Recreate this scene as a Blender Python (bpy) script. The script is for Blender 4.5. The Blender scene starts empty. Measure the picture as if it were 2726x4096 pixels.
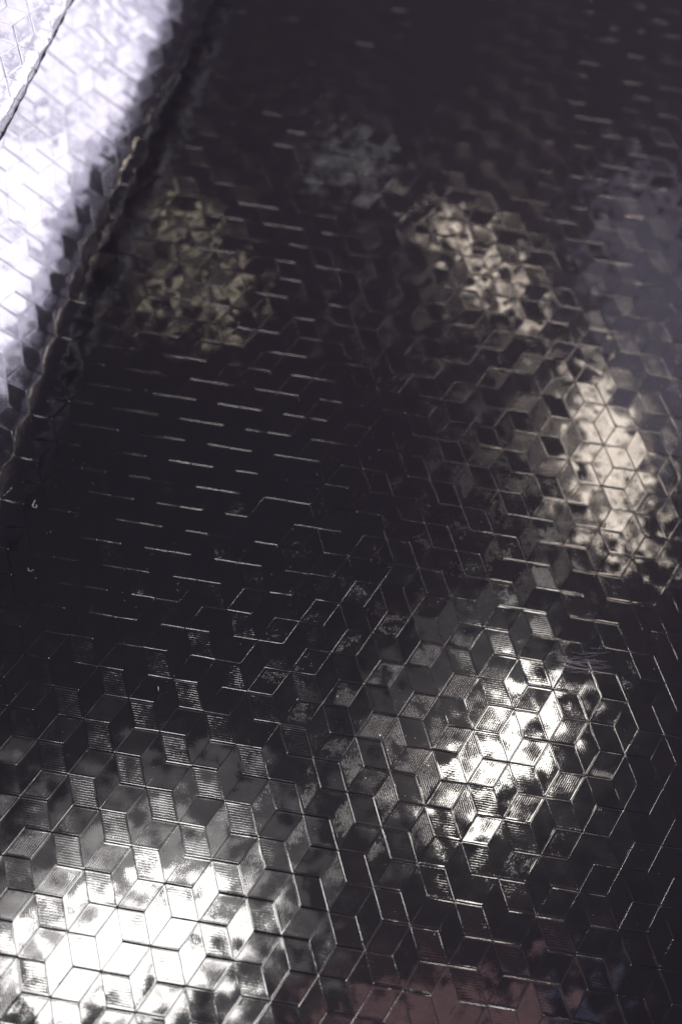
import bpy, math, random
import numpy as np
from mathutils import Vector, Matrix

random.seed(7)
rng = np.random.default_rng(7)
scn = bpy.context.scene
col = scn.collection

# ------------------------------------------------------------------ camera
CAM_POS = (-0.25389156, -1.21762653, 2.44340265)
CAM_AXES = ((0.997881304, 0.0, -0.0650607619),
            (-0.033119497, 0.860734076, -0.507976328),
            (0.0560000148, 0.50905486, 0.858910442))      # columns: right, up, back
cd = bpy.data.cameras.new('camera')
cam = bpy.data.objects.new('camera', cd)
col.objects.link(cam)
M = Matrix([list(r) for r in CAM_AXES]).to_4x4()
M.translation = Vector(CAM_POS)
cam.matrix_world = M
cd.sensor_fit = 'VERTICAL'
cd.sensor_height = 24.0
cd.lens = 28.8
cd.clip_start = 0.05
cd.clip_end = 200
cd.dof.use_dof = True
cd.dof.focus_distance = 2.56
cd.dof.aperture_fstop = 0.66
cd.dof.aperture_blades = 9
scn.camera = cam

# ------------------------------------------------------------------ world, lamps and added lights
w = bpy.data.worlds.new('World')
scn.world = w
w.use_nodes = True
bg = w.node_tree.nodes['Background']
bg.inputs[0].default_value = (0.30, 0.265, 0.33, 1)
bg.inputs[1].default_value = 0.35
# the lens scale: scene units are decimetres, the aperture is set for that
scn.view_settings.view_transform = 'Standard'
scn.view_settings.look = 'None'
scn.view_settings.exposure = 0
scn.view_settings.gamma = 1
scn.cycles.use_denoising = True
scn.cycles.max_bounces = 6
scn.cycles.sample_clamp_indirect = 6


def area_lamp(name, pos, target, xdir, sx, sy, radiance, color, shape='ELLIPSE', spread=None):
    ld = bpy.data.lights.new(name, 'AREA')
    ld.shape = shape
    ld.size, ld.size_y = sx, sy
    area = sx * sy * (math.pi / 4 if shape == 'ELLIPSE' else 1)
    ld.energy = radiance * math.pi * area
    if spread:                                  # for added lights: beam narrowed to limit where they reflect, same surface brightness
        ld.spread = math.radians(spread)
        ld.energy *= (math.radians(spread) / 2) ** 2 / 3
    ld.color = color
    o = bpy.data.objects.new(name, ld)
    col.objects.link(o)
    z = (Vector(pos) - Vector(target)).normalized()
    x = Vector(xdir)
    x = (x - z * x.dot(z)).normalized()
    y = z.cross(x)
    m = Matrix((x, y, z)).transposed().to_4x4()
    m.translation = Vector(pos)
    o.matrix_world = m
    return o


WARM = (1.0, 0.95, 0.88)
area_lamp('ceiling_lamp', (-1.076, 0.388, 5.863), (-0.496, -0.745, 0.000), (0.951, 0.308, 0.025), 1.35, 0.80, 27, (1, 0.97, 0.94))
area_lamp('added_halo', (-1.05, 0.58, 5.90), (-0.525, -0.676, 0), (0.951, 0.308, 0.025), 1.7, 1.2, 3.6, (1, 0.96, 0.95))  # added emitter, greys the lozenges around the lower left highlight
area_lamp('added_glow', (-1.0, 0.75, 5.95), (-0.525, -0.676, 0), (0.951, 0.308, 0.025), 2.4, 1.9, 0.8, (1, 0.96, 0.95))  # wider added emitter, fades that highlight's surroundings outwards
area_lamp('added_spot_glow', (1.15, 1.95, 5.75), (0.263, -0.335, 0), (0.583, 0.768, -0.264), 2.0, 1.2, 0.45, (1, 0.96, 0.95))  # added dim emitter, grey falloff around the right-hand highlight
area_lamp('spot_lamp', (1.395, 1.551, 5.566), (0.249, -0.373, 0.0), (0.639, 0.727, -0.253), 1.247, 0.299, 46, WARM)
area_lamp('beige_stand_in', (1.45, 4.933, 4.383), (0.356, 0.984, 0), (0.674, -0.703, 0.227), 1.05, 0.08, 24.0, (1.0, 0.86, 0.72))  # emitter standing in for a lit beige object, makes the upper streak
area_lamp('long_beige_stand_in', (2.258, 3.543, 4.821), (0.591, 0.384, 0), (0.199, -0.932, 0.303), 1.6, 0.30, 20.0, (1.0, 0.87, 0.74), spread=34)  # emitter in place of a beige surface, lower part of the streak
area_lamp('grey_stand_in', (0.47, 5.745, 4.096), (0.017, 1.384, 0), (0.947, -0.305, 0.096), 0.70, 0.42, 0.8, (0.95, 0.95, 1))  # weak emitter standing in for an unseen greyish object
area_lamp('added_patch_light', (-1.34, 5.395, 4.236), (-0.651, 1.201, 0.0), (0.905, 0.408, -0.119), 0.594, 0.123, 6.4, (1.0, 0.88, 0.66))  # four added light strips, split up to give the broken beige patch
area_lamp('added_patch_light', (-0.829, 5.181, 4.364), (-0.46, 1.079, 0.0), (0.944, 0.314, -0.104), 0.502, 0.090, 5.6, (1.0, 0.88, 0.66))
area_lamp('added_patch_light', (-0.952, 4.693, 4.577), (-0.497, 0.84, 0.0), (0.796, 0.568, -0.208), 0.451, 0.100, 5.6, (1.0, 0.88, 0.66))
area_lamp('added_patch_light', (-0.506, 4.707, 4.586), (-0.342, 0.842, 0.0), (0.593, 0.741, -0.315), 0.522, 0.088, 7.2, (1.0, 0.88, 0.66))
area_lamp('added_dash_light', (0.85, -1.5, 5.0), (0.8, 1.9, 0), (1, 0, 0), 1.2, 0.7, 190, (1.0, 0.80, 0.62), spread=38)  # added light out of view, makes the warm dashes on the groove walls
area_lamp('pink_stand_in', (0.868, -0.077, 5.892), (0.075, -0.883, 0), (0.994, -0.058, -0.088), 1.55, 0.50, 1.5, (1.0, 0.58, 0.60))  # emitter standing in for a dim pinkish object, tints the bottom edge
area_lamp('blue_stand_in', (1.636, 0.067, 5.781), (0.308, -0.836, 0), (0.976, 0.134, -0.169), 0.33, 0.22, 0.9, (0.6, 0.66, 1.0))  # small emitter in place of a dim bluish object
# the tall daylight window to the right and behind
WPOS, WTAR, WX = Vector((5.5, 4.5, 2.1)), Vector((-0.7, 1.5, 0.2)), Vector((0.42, -0.9, 0)).normalized()
_wz = (WPOS - WTAR).normalized()
_wx = (WX - _wz * WX.dot(_wz)).normalized()
_wy = _wz.cross(_wx)
for _i, _j, _r in ((-1, -1, 12), (0, -1, 17), (1, -1, 14), (-1, 0, 17), (0, 0, 24), (1, 0, 16), (-1, 1, 11), (0, 1, 16), (1, 1, 13)):
    area_lamp('window_pane_light', WPOS + _wx * _i * 1.22 + _wy * _j * 1.24, WTAR + _wx * _i * 1.22 + _wy * _j * 1.24,
              WX, 1.0, 1.02, _r * 0.85, (0.96, 0.92, 1.0), 'RECTANGLE')
area_lamp('added_window_fringe', (5.8, 4.65, 2.2), (-0.7, 1.5, 0.2), (0.42, -0.9, 0), 5.4, 5.2, 8.0, (0.80, 0.76, 1.0))  # added outer emitter, softens the edge of the window's reflection
area_lamp('added_lilac_haze', (2.75, 4.25, 4.40), (0.7, 1.1, 0), (0.3, -0.9, 0.3), 2.4, 0.9, 0.9, (0.80, 0.76, 1.0))  # added emitter for the lavender haze at the right edge

# ------------------------------------------------------------------ helpers


def nd(nt, typ, **kw):
    n = nt.nodes.new(typ)
    for k, v in kw.items():
        setattr(n, k, v)
    return n


def math_node(nt, op, a, b=None, c=None):
    n = nt.nodes.new('ShaderNodeMath')
    n.operation = op
    for i, v in enumerate((a, b, c)):
        if v is None:
            continue
        if isinstance(v, (int, float)):
            n.inputs[i].default_value = v
        else:
            nt.links.new(v, n.inputs[i])
    return n.outputs[0]


def noise(nt, vec, scale, detail=2.0, rough=0.5, typ='3D'):
    n = nt.nodes.new('ShaderNodeTexNoise')
    n.noise_dimensions = typ
    n.inputs['Scale'].default_value = scale
    n.inputs['Detail'].default_value = detail
    n.inputs['Roughness'].default_value = rough
    nt.links.new(vec, n.inputs['Vector'])
    return n


RIB_TILT = 0.128          # tangent of the steepest rib flank
CLOUD = 0.034             # uneven press of the plates


def embossed_material():
    m = bpy.data.materials.new('embossed_black_foil')
    m.use_nodes = True
    nt = m.node_tree
    b = nt.nodes['Principled BSDF']
    geo = nt.nodes.new('ShaderNodeNewGeometry')
    pos = geo.outputs['Position']
    ribuv = nd(nt, 'ShaderNodeUVMap', uv_map='ribs')
    stuv = nd(nt, 'ShaderNodeUVMap', uv_map='plate')
    sr = nt.nodes.new('ShaderNodeSeparateXYZ')
    nt.links.new(ribuv.outputs[0], sr.inputs[0])
    ss = nt.nodes.new('ShaderNodeSeparateXYZ')
    nt.links.new(stuv.outputs[0], ss.inputs[0])
    # distance to the plate's border
    s, t = ss.outputs[0], ss.outputs[1]
    e = math_node(nt, 'MINIMUM', math_node(nt, 'MINIMUM', s, math_node(nt, 'SUBTRACT', 1.0, s)),
                  math_node(nt, 'MINIMUM', t, math_node(nt, 'SUBTRACT', 1.0, t)))
    mr = nt.nodes.new('ShaderNodeMapRange')
    mr.interpolation_type = 'SMOOTHSTEP'
    nt.links.new(e, mr.inputs[0])
    mr.inputs[1].default_value = 0.055
    mr.inputs[2].default_value = 0.10
    mask = mr.outputs[0]
    n_wob = noise(nt, pos, 60, 1)
    n_amp = noise(nt, pos, 14, 2)
    n_amp2 = noise(nt, pos, 120, 1)
    n_c1 = noise(nt, pos, 30, 0.8, 0.4)
    n_fine = noise(nt, pos, 420, 2, 0.6)
    phase = math_node(nt, 'ADD', sr.outputs[0],
                      math_node(nt, 'MULTIPLY', n_wob.outputs[0], 0.5))
    fr = math_node(nt, 'FRACT', phase)
    saw = math_node(nt, 'MULTIPLY_ADD', fr, 2.0, -1.0)
    wave = math_node(nt, 'MULTIPLY', saw, math_node(nt, 'POWER', math_node(nt, 'ABSOLUTE', saw), 3.2))
    # the ribs lean: one flank is much steeper than the other
    lean_ = math_node(nt, 'MULTIPLY_ADD', math_node(nt, 'GREATER_THAN', saw, 0.0), 0.75, 0.25)
    wave = math_node(nt, 'MULTIPLY', wave, lean_)
    amp = math_node(nt, 'MULTIPLY', mask, math_node(nt, 'MULTIPLY', math_node(nt, 'MULTIPLY', math_node(nt, 'MAXIMUM', math_node(nt, 'SUBTRACT', n_amp.outputs[0], 0.26), 0.02), n_amp2.outputs[0]), RIB_TILT * 7.5))
    sc1 = nt.nodes.new('ShaderNodeSeparateColor')
    nt.links.new(n_c1.outputs['Color'], sc1.inputs[0])
    sc2 = nt.nodes.new('ShaderNodeSeparateColor')
    nt.links.new(n_fine.outputs['Color'], sc2.inputs[0])

    def centred(o, k):
        return math_node(nt, 'MULTIPLY', math_node(nt, 'SUBTRACT', o, 0.5), k)
    nx = math_node(nt, 'ADD', math_node(nt, 'MULTIPLY', wave, amp),
                   math_node(nt, 'ADD', centred(sc1.outputs[0], CLOUD * 2), centred(sc2.outputs[0], 0.045)))
    ny = math_node(nt, 'ADD', centred(sc1.outputs[1], CLOUD * 2), centred(sc2.outputs[1], 0.045))
    comb = nt.nodes.new('ShaderNodeCombineColor')
    nt.links.new(math_node(nt, 'MULTIPLY_ADD', nx, 0.5, 0.5), comb.inputs[0])
    nt.links.new(math_node(nt, 'MULTIPLY_ADD', ny, 0.5, 0.5), comb.inputs[1])
    comb.inputs[2].default_value = 1.0
    nm = nt.nodes.new('ShaderNodeNormalMap')
    nm.uv_map = 'ribs'
    nt.links.new(comb.outputs[0], nm.inputs['Color'])
    nt.links.new(nm.outputs[0], b.inputs['Normal'])
    nt.links.new(nm.outputs[0], b.inputs['Coat Normal'])
    # colour: near-black plastic, very slight mottling
    n_col = noise(nt, pos, 9, 3)
    cr = nt.nodes.new('ShaderNodeMix')
    cr.data_type = 'RGBA'
    nt.links.new(n_col.outputs[0], cr.inputs[0])
    cr.inputs[6].default_value = (0.0080, 0.0068, 0.0098, 1)
    cr.inputs[7].default_value = (0.0115, 0.0095, 0.0140, 1)
    nt.links.new(cr.outputs[2], b.inputs['Base Color'])
    b.inputs['Roughness'].default_value = 0.24
    b.inputs['Specular IOR Level'].default_value = 0.06
    b.inputs['IOR'].default_value = 1.55
    b.inputs['Coat Weight'].default_value = 1.0
    b.inputs['Coat Roughness'].default_value = 0.046
    b.inputs['Coat IOR'].default_value = 1.55
    return m


def plain_material(name, colr, rough, bump_scale=40, bump=0.2):
    m = bpy.data.materials.new(name)
    m.use_nodes = True
    nt = m.node_tree
    b = nt.nodes['Principled BSDF']
    tc = nt.nodes.new('ShaderNodeTexCoord')
    n = noise(nt, tc.outputs['Object'], bump_scale, 4)
    mix = nt.nodes.new('ShaderNodeMix')
    mix.data_type = 'RGBA'
    nt.links.new(n.outputs[0], mix.inputs[0])
    mix.inputs[6].default_value = (*[c * 0.8 for c in colr], 1)
    mix.inputs[7].default_value = (*[c * 1.2 for c in colr], 1)
    nt.links.new(mix.outputs[2], b.inputs['Base Color'])
    b.inputs['Roughness'].default_value = rough
    bp = nt.nodes.new('ShaderNodeBump')
    bp.inputs['Strength'].default_value = bump
    bp.inputs['Distance'].default_value = 0.01
    nt.links.new(n.outputs[0], bp.inputs['Height'])
    nt.links.new(bp.outputs[0], b.inputs['Normal'])
    return m


FOIL = embossed_material()
BACK = plain_material('black_backing', (0.012, 0.011, 0.013), 0.5)
TABLE = plain_material('dark_table', (0.02, 0.018, 0.018), 0.4, 12)
LINT = plain_material('pale_fibre', (0.55, 0.52, 0.5), 0.8)
SCUFF = plain_material('lilac_scuff', (0.24, 0.22, 0.27), 0.7)

# ------------------------------------------------------------------ the sheet's shape
EL = np.array([-0.98238, 0.18691])      # across the fold, to the left
EP = np.array([0.18691, 0.98238])       # along the fold, away
U0, U1 = 0.76, 0.92                     # the sheet starts to bend up here
TH = math.radians(43)
_us = np.linspace(-3, 4, 3501)
_q = np.clip((_us - U0) / 0.08, 0, 1)
_th = math.radians(30) * _q * _q * (3 - 2 * _q) + (TH - math.radians(30)) * np.clip((_us - U0 - 0.06) / (U1 - U0), 0, 1)
_th = np.where(_us > 1.9, np.clip(TH - (_us - 1.9) * 0.9, -0.3, TH), _th)
_du = _us[1] - _us[0]
_cx = np.concatenate([[0], np.cumsum(np.cos(_th[:-1]) * _du)]) + _us[0]
_cz = np.concatenate([[0], np.cumsum(np.sin(_th[:-1]) * _du)])


def undul(x, y):
    return (0.0018 * np.sin(3.1 * x + 1.7 * y + 0.6) + 0.0014 * np.sin(-2.3 * x + 4.3 * y + 2.0)
            + 0.0005 * np.sin(8.3 * x + 5.1 * y))


def main_surf(x, y):
    u = EL[0] * x + EL[1] * y
    v = EP[0] * x + EP[1] * y
    k = 0.07 * (np.clip(v, 0.84, 2.6) - 1.92)     # the fold runs off to the left as it comes nearer
    uu = np.interp(u + k, _us, _cx) - k
    z = np.interp(u + k, _us, _cz) + undul(x, y)
    return np.stack([EL[0] * uu + EP[0] * v, EL[1] * uu + EP[1] * v, z], -1)


# the raised roll of the same sheet at the far left: axis, radius
RA = 0.022                               # tight curl, then an almost flat slope
PH = math.radians(70)
_ra = np.linspace(-0.6, 1.2, 3601)
_ps = np.where(_ra < PH * RA, _ra / RA, PH + (_ra - PH * RA) / 1.3)
_ps = np.maximum(_ps, -1.6)
_dr = _ra[1] - _ra[0]
_r0 = np.concatenate([[0], np.cumsum(-np.sin(_ps[:-1]) * _dr)])
_r1 = np.concatenate([[0], np.cumsum(np.cos(_ps[:-1]) * _dr)])
_i0 = int(np.argmin(abs(_ra)))
_r0 -= _r0[_i0]
_r1 -= _r1[_i0]
AX = np.array([0.24520642, 0.96947089, 0.0])
NN = np.array([0.84, -0.2125, 0.50])     # unit normal where the view grazes it, filled below
ROLL_P = np.array([0.0, 0.0, 0.0])


def setup_roll():
    global ROLL_C, R0, R1
    # silhouette plane of the roll through the camera
    B = np.array(CAM_AXES)

    def rd(px, py):
        return B @ np.array([(px - 1363) / 2048, (2048 - py) / 2048, -2.4])
    n = np.cross(rd(299, 0), rd(0, 577))
    n /= np.linalg.norm(n)
    if n[0] < 0:
        n = -n
    d = rd(150, 288)
    zt = 0.50
    p = np.array(CAM_POS) + d * ((zt - CAM_POS[2]) / d[2])
    ROLL_C = p - n * RA
    R0 = n                                # points right
    R1 = np.cross(n, AX)                  # completes the section
    if R1[2] < 0:
        R1 = -R1


setup_roll()


def roll_surf(a, b):
    q0 = np.interp(a, _ra, _r0)[..., None]
    q1 = np.interp(a, _ra, _r1)[..., None]
    return ROLL_C + (q0 + RA) * R0 + q1 * R1 + b[..., None] * AX


def surf_frame(S, x, y, sign):
    e = 2e-4
    p = S(x, y)
    dx = (S(x + e, y) - S(x - e, y))
    dy = (S(x, y + e) - S(x, y - e))
    n = np.cross(dx, dy) * sign
    n /= np.linalg.norm(n, axis=-1, keepdims=True)
    return p, n


# ------------------------------------------------------------------ lozenges
GS = np.array([0.0, 0.017, 0.040, 0.065, 0.5, 0.935, 0.960, 0.983, 1.0])
GW = np.array([0.0, 0.022, 0.055, 0.090, 0.5, 0.910, 0.945, 0.978, 1.0])   # the broader borders
GH = np.array([-1.0, 1.0, 0.0, 0.0, 0.35, 0.0, 0.0, 1.0, -1.0])   # groove, ridge, plate
RIDGE, GROOVE, DOME = 0.00020, 0.00012, 0.00018
NRIB = 12.0


def lozenge(S, sign, P, e1, e2, ridge, lean, side):
    """grid of one embossed lozenge; ribs run along e2"""
    k = len(GS)
    s, t = np.meshgrid(GW if ridge[0] > 1 else GS, GW if ridge[1] > 1 else GS, indexing='ij')
    hs, ht = np.meshgrid(GH, GH, indexing='ij')
    ks, kt = ridge                          # how proud each pair of borders stands
    def prof(q, k):
        return np.where(q < 0, -GROOVE * k * np.where(k > 0.9, 2.4, 1.0), np.where(q > 0.5, RIDGE * k, 0.0))
    # every border is pressed a little differently at its two ends
    def uneven(k, along):
        r = rng.uniform(0.45, 1.1, 4) * (1 if k < 1 else rng.uniform(0.3, 1.1))
        f0, f1 = r[0] + (r[1] - r[0]) * along, r[2] + (r[3] - r[2]) * along
        return k * f0, k * f1
    s0, s1 = uneven(ks, t)
    t0, t1 = uneven(kt, s)
    ps = prof(hs, np.where(s < .5, s0, s1))
    pt = prof(ht, np.where(t < .5, t0, t1))
    h = np.where((hs < 0) | (ht < 0), np.minimum(ps, pt), np.maximum(ps, pt))
    h = np.where((np.abs(s - .5) < .01) & (np.abs(t - .5) < .01), DOME, h)
    tl = rng.normal(0, 0.00022, 2) + np.array(lean)
    h = h + (s - .5) * tl[0] + (t - .5) * tl[1]
    x = P[0] + s * e1[0] + t * e2[0]
    y = P[1] + s * e1[1] + t * e2[1]
    p, n = surf_frame(S, x, y, sign)
    v = (p + n * h[..., None]).reshape(-1, 3)
    l2 = np.hypot(*e2)
    l1p = abs(e1[0] * e2[1] - e1[1] * e2[0]) / l2
    dot = (e1[0] * e2[0] + e1[1] * e2[1]) / l2
    per = l1p / NRIB
    U = (s * NRIB).reshape(-1)
    V = ((t * l2 + s * dot) / per).reshape(-1)
    rib = np.stack([U, V], -1) * side
    pl = np.stack([s.reshape(-1), t.reshape(-1)], -1)
    faces = []
    flip = (e1[0] * e2[1] - e1[1] * e2[0]) * sign < 0
    for i in range(k - 1):
        for j in range(k - 1):
            q = (i * k + j, (i + 1) * k + j, (i + 1) * k + j + 1, i * k + j + 1)
            faces.append(q[::-1] if flip else q)
    return v, faces, rib, pl


def mesh_from(name, v, faces, rib=None, pl=None, mat=None):
    me = bpy.data.meshes.new(name)
    me.from_pydata([tuple(p) for p in v], [], [tuple(f) for f in faces])
    me.update()
    if rib is not None:
        li = np.empty(len(me.loops), dtype=np.int32)
        me.loops.foreach_get('vertex_index', li)
        for nm, arr in (('ribs', rib), ('plate', pl)):
            l = me.uv_layers.new(name=nm)
            l.data.foreach_set('uv', np.asarray(arr, dtype=np.float32)[li].ravel())
    me.polygons.foreach_set('use_smooth', [True] * len(me.polygons))
    me.materials.append(mat)
    return me


def cells_main():
    L1 = np.array([0.06786822, -0.07399987])
    L2 = np.array([-0.09029786, -0.04388529])
    O = np.array([0.4624254, 0.25434701])
    out = []
    for i in range(-44, 34):
        for j in range(-44, 40):
            P = O + i * L1 + j * L2
            if not (-1.95 < P[0] < 2.05 and -1.25 < P[1] < 3.05):
                continue
            out.append((P, L1, L2))
    return out


def cells_roll():
    L3 = np.array([0.0700, -0.0975])
    L1 = np.array([0.0800, 0.0150])
    L3 = L3 / np.hypot(*L3) * 0.118
    L2 = L3 - L1
    L2 = L2 / np.hypot(*L2) * 0.100
    L1 = L3 - L2
    out = []
    for i in range(-40, 40):
        for j in range(-40, 40):
            P = i * L1 + j * L2
            if -0.14 < P[0] < 0.75 and -1.2 < P[1] < 1.6:
                out.append((P, L1, L2))
    return out


CW = np.array(CAM_POS)
CB = np.array(CAM_AXES)


def screen(p):
    v = (p - CW) @ CB
    return v[..., 0] / -v[..., 2] * 2.4, v[..., 1] / -v[..., 2] * 2.4


def lozenges(S, sign, cells):
    res = []
    for P, L1, L2 in cells:
        L3 = L1 + L2
        a = (L1 - L2) / 3
        b = (L2 + L3) / 3
        c = (L1 + L3) / 3
        for Q, e1, e2, rd_, ln_, sd_ in ((P, -a, b, (.58, 2.1), (0.0, 0.0005), -1), (P, b, c, (.58, .58), (-0.0003, 0.0), -1),
                                    (P, c, a, (2.1, .58), (0.0, 0.0), 1)):
            v, f, rib, pl = lozenge(S, sign, Q, e1, e2, rd_, ln_, sd_)
            k = len(GS)
            x, y = screen(v)
            inside = (abs(x) < 2726 / 4096) & (abs(y) < 1)
            cs = [0, (k - 1) * k, k * k - 1, k - 1]
            ar = 0.5 * sum(x[cs[q]] * y[cs[(q + 1) % 4]] - x[cs[(q + 1) % 4]] * y[cs[q]] for q in range(4))
            cen = v.mean(0)
            _, n = surf_frame(S, np.array(Q[0] + e1[0] * .5), np.array(Q[1] + e1[1] * .5), sign)
            front = float(np.dot(n, CW - cen)) > 0
            res.append((abs(ar) * inside.mean() * front, v, f, rib, pl, cen))
    return res


sheet = bpy.data.objects.new('embossed_sheet', None)
col.objects.link(sheet)
sheet['label'] = 'glossy black embossed sheet of ribbed lozenges forming tumbling cubes, folded up at the left'
sheet['category'] = 'embossed sheet'

main_l = lozenges(main_surf, 1, cells_main())
roll_l = lozenges(roll_surf, -1 if np.dot(np.cross(np.cross(R0, R1), AX), R0) > 9 else 1, cells_roll())
# the roll's own outward side
_p, _n = surf_frame(roll_surf, np.array(0.0), np.array(0.0), 1)
if np.dot(_n, R0) < 0:
    rng = np.random.default_rng(11)
    roll_l = lozenges(roll_surf, -1, cells_roll())
# hidden under the roll: the floor part is still built, the largest ones in view become single parts
allz = main_l + roll_l
allz.sort(key=lambda r: -r[0])
for area, v, f, rib, pl, cen in allz[:300]:
    me = mesh_from('lozenge', v - cen, f, rib, pl, FOIL)
    o = bpy.data.objects.new('lozenge', me)
    o.location = cen
    o.parent = sheet
    col.objects.link(o)
V, F, RB, PL = [], [], [], []
off = 0
for area, v, f, rib, pl, cen in allz[300:]:
    V.append(v)
    F.extend([tuple(i + off for i in q) for q in f])
    RB.append(rib)
    PL.append(pl)
    off += len(v)
me = mesh_from('lozenge_field', np.concatenate(V), F, np.concatenate(RB), np.concatenate(PL), FOIL)
o = bpy.data.objects.new('lozenge_field', me)
o['kind'] = 'stuff'
o.parent = sheet
col.objects.link(o)


def film(name, S, sign, xs, ys, off, thick):
    x, y = np.meshgrid(xs, ys, indexing='ij')
    p, n = surf_frame(S, x, y, sign)
    top = (p + n * off).reshape(-1, 3)
    bot = (p + n * (off - thick)).reshape(-1, 3)
    a, b = len(xs), len(ys)
    N = a * b
    fs = []
    for i in range(a - 1):
        for j in range(b - 1):
            q = (i * b + j, (i + 1) * b + j, (i + 1) * b + j + 1, i * b + j + 1)
            fs.append(q if sign > 0 else q[::-1])
            q2 = tuple(k + N for k in q)
            fs.append(q2[::-1] if sign > 0 else q2)
    ring = [i * b for i in range(a)] + [(a - 1) * b + j for j in range(1, b)] + \
           [i * b + b - 1 for i in range(a - 2, -1, -1)] + [j for j in range(b - 2, 0, -1)]
    for k in range(len(ring)):
        r0, r1 = ring[k], ring[(k + 1) % len(ring)]
        fs.append((r0, r1, r1 + N, r0 + N))
    me = mesh_from(name, np.concatenate([top, bot]), fs, None, None, BACK)
    ob = bpy.data.objects.new(name, me)
    ob.parent = sheet
    col.objects.link(ob)
    return ob


film('backing_film', main_surf, 1, np.linspace(-1.98, 2.08, 100), np.linspace(-1.35, 3.1, 100), -0.0022, 0.01)
film('rolled_backing_film', roll_surf, 1 if np.dot(_n, R0) > 0 else -1,
     np.linspace(-0.2, 0.85, 80), np.linspace(-1.3, 1.7, 50), -0.0022, 0.01)

# ------------------------------------------------------------------ table below
me = bpy.data.meshes.new('table_surface')
zt = -0.03
s_ = 5.0
me.from_pydata([(-s_, -s_, zt), (s_, -s_, zt), (s_, s_, zt), (-s_, s_, zt),
                (-s_, -s_, zt - .3), (s_, -s_, zt - .3), (s_, s_, zt - .3), (-s_, s_, zt - .3)], [],
               [(0, 1, 2, 3), (7, 6, 5, 4), (0, 4, 5, 1), (1, 5, 6, 2), (2, 6, 7, 3), (3, 7, 4, 0)])
me.materials.append(TABLE)
o = bpy.data.objects.new('table_surface', me)
o['kind'] = 'structure'
col.objects.link(o)


# ------------------------------------------------------------------ lint, scuff, dust
def tube(pts, rad, n=6):
    pts = [Vector(p) for p in pts]
    vs, fs = [], []
    for i, p in enumerate(pts):
        d = (pts[min(i + 1, len(pts) - 1)] - pts[max(i - 1, 0)]).normalized()
        a = d.cross(Vector((0, 0, 1))).normalized()
        b = d.cross(a)
        r = rad * (0.4 if i in (0, len(pts) - 1) else 1)
        for k in range(n):
            t = 2 * math.pi * k / n
            vs.append(p + a * r * math.cos(t) + b * r * math.sin(t))
    for i in range(len(pts) - 1):
        for k in range(n):
            fs.append((i * n + k, i * n + (k + 1) % n, (i + 1) * n + (k + 1) % n, (i + 1) * n + k))
    fs.append(tuple(range(n - 1, -1, -1)))
    fs.append(tuple((len(pts) - 1) * n + k for k in range(n)))
    return vs, fs


def at(x, y, h=0.0):
    p = main_surf(np.array(x), np.array(y))
    return Vector((float(p[0]), float(p[1]), float(p[2]) + h))


def lint(x, y, path, rad, label):
    base = at(x, y)
    pts = [Vector((dx, dy, 0.0022 + dz)) for dx, dy, dz in path]
    vs, fs = tube(pts, rad)
    me = mesh_from('lint_fibre', vs, fs, mat=LINT)
    o = bpy.data.objects.new('lint_fibre', me)
    o.location = base
    o['label'] = label
    o['category'] = 'lint'
    o['group'] = 'stray fibres lying on the black sheet'
    col.objects.link(o)


LINTS = [(-0.773, 0.245), (-0.762, 0.08), (-0.47, -0.208)]
lint(*LINTS[0], [(0.004, 0.014, .001), (0.001, 0.006, 0), (-0.001, -0.001, 0), (0.003, -0.006, .001), (0.009, -0.005, 0), (0.009, 0.0, .001), (0.005, 0.001, 0)],
     0.0007, 'tiny pale looped fibre on the dark part of the sheet below the bright left fold')
lint(*LINTS[1], [(-0.006, 0.003, .001), (-0.005, -0.003, 0), (0.001, -0.005, 0), (0.006, -0.001, .001)],
     0.0006, 'tiny pale hooked fibre on the dark left part, below the looped fibre')
lint(*LINTS[2], [(0, 0.006, 0), (0.0005, 0, .001), (0.001, -0.006, 0)],
     0.0008, 'tiny straight upright fibre above the big bright glare at the lower left')

# fan of fine scratches beside the right-hand glare
sx, sy = 0.453, -0.158
V, F = [], []
off = 0
for k in range(46):
    x = sx + random.uniform(-0.055, 0.05)
    y = sy + random.gauss(0, 0.013)
    ln = random.uniform(0.02, 0.06)
    a0 = random.uniform(-0.35, 0.2)
    pts = []
    for q in range(5):
        u = q / 4 - 0.5
        pts.append(at(x + u * ln * math.cos(a0), y + u * ln * math.sin(a0) + 0.02 * u * u * ln / 0.05 * 0.3, 0.0012))
    vs, fs = tube(pts, 0.00026, 4)
    V += vs
    F += [tuple(i + off for i in f) for f in fs]
    off += len(vs)
me = mesh_from('scuff_mark', V, F, mat=SCUFF)
o = bpy.data.objects.new('scuff_mark', me)
o['label'] = 'fan of fine pale scratches'
o.parent = sheet
col.objects.link(o)

# dust
V, F = [], []
off = 0
for k in range(420):
    x = random.uniform(-0.9, 0.9)
    y = random.uniform(-0.8, 1.4)
    r = random.uniform(0.0003, 0.0009)
    c = at(x, y, 0.0012)
    for d in ((r, 0, 0), (-r, 0, 0), (0, r, 0), (0, -r, 0), (0, 0, r), (0, 0, -r)):
        V.append(c + Vector(d))
    for f in ((0, 2, 4), (2, 1, 4), (1, 3, 4), (3, 0, 4), (2, 0, 5), (1, 2, 5), (3, 1, 5), (0, 3, 5)):
        F.append(tuple(i + off for i in f))
    off += 6
me = mesh_from('dust', V, F, mat=LINT)
o = bpy.data.objects.new('dust', me)
o['kind'] = 'stuff'
o['label'] = 'fine pale dust specks scattered over the black sheet'
o['category'] = 'dust'
col.objects.link(o)
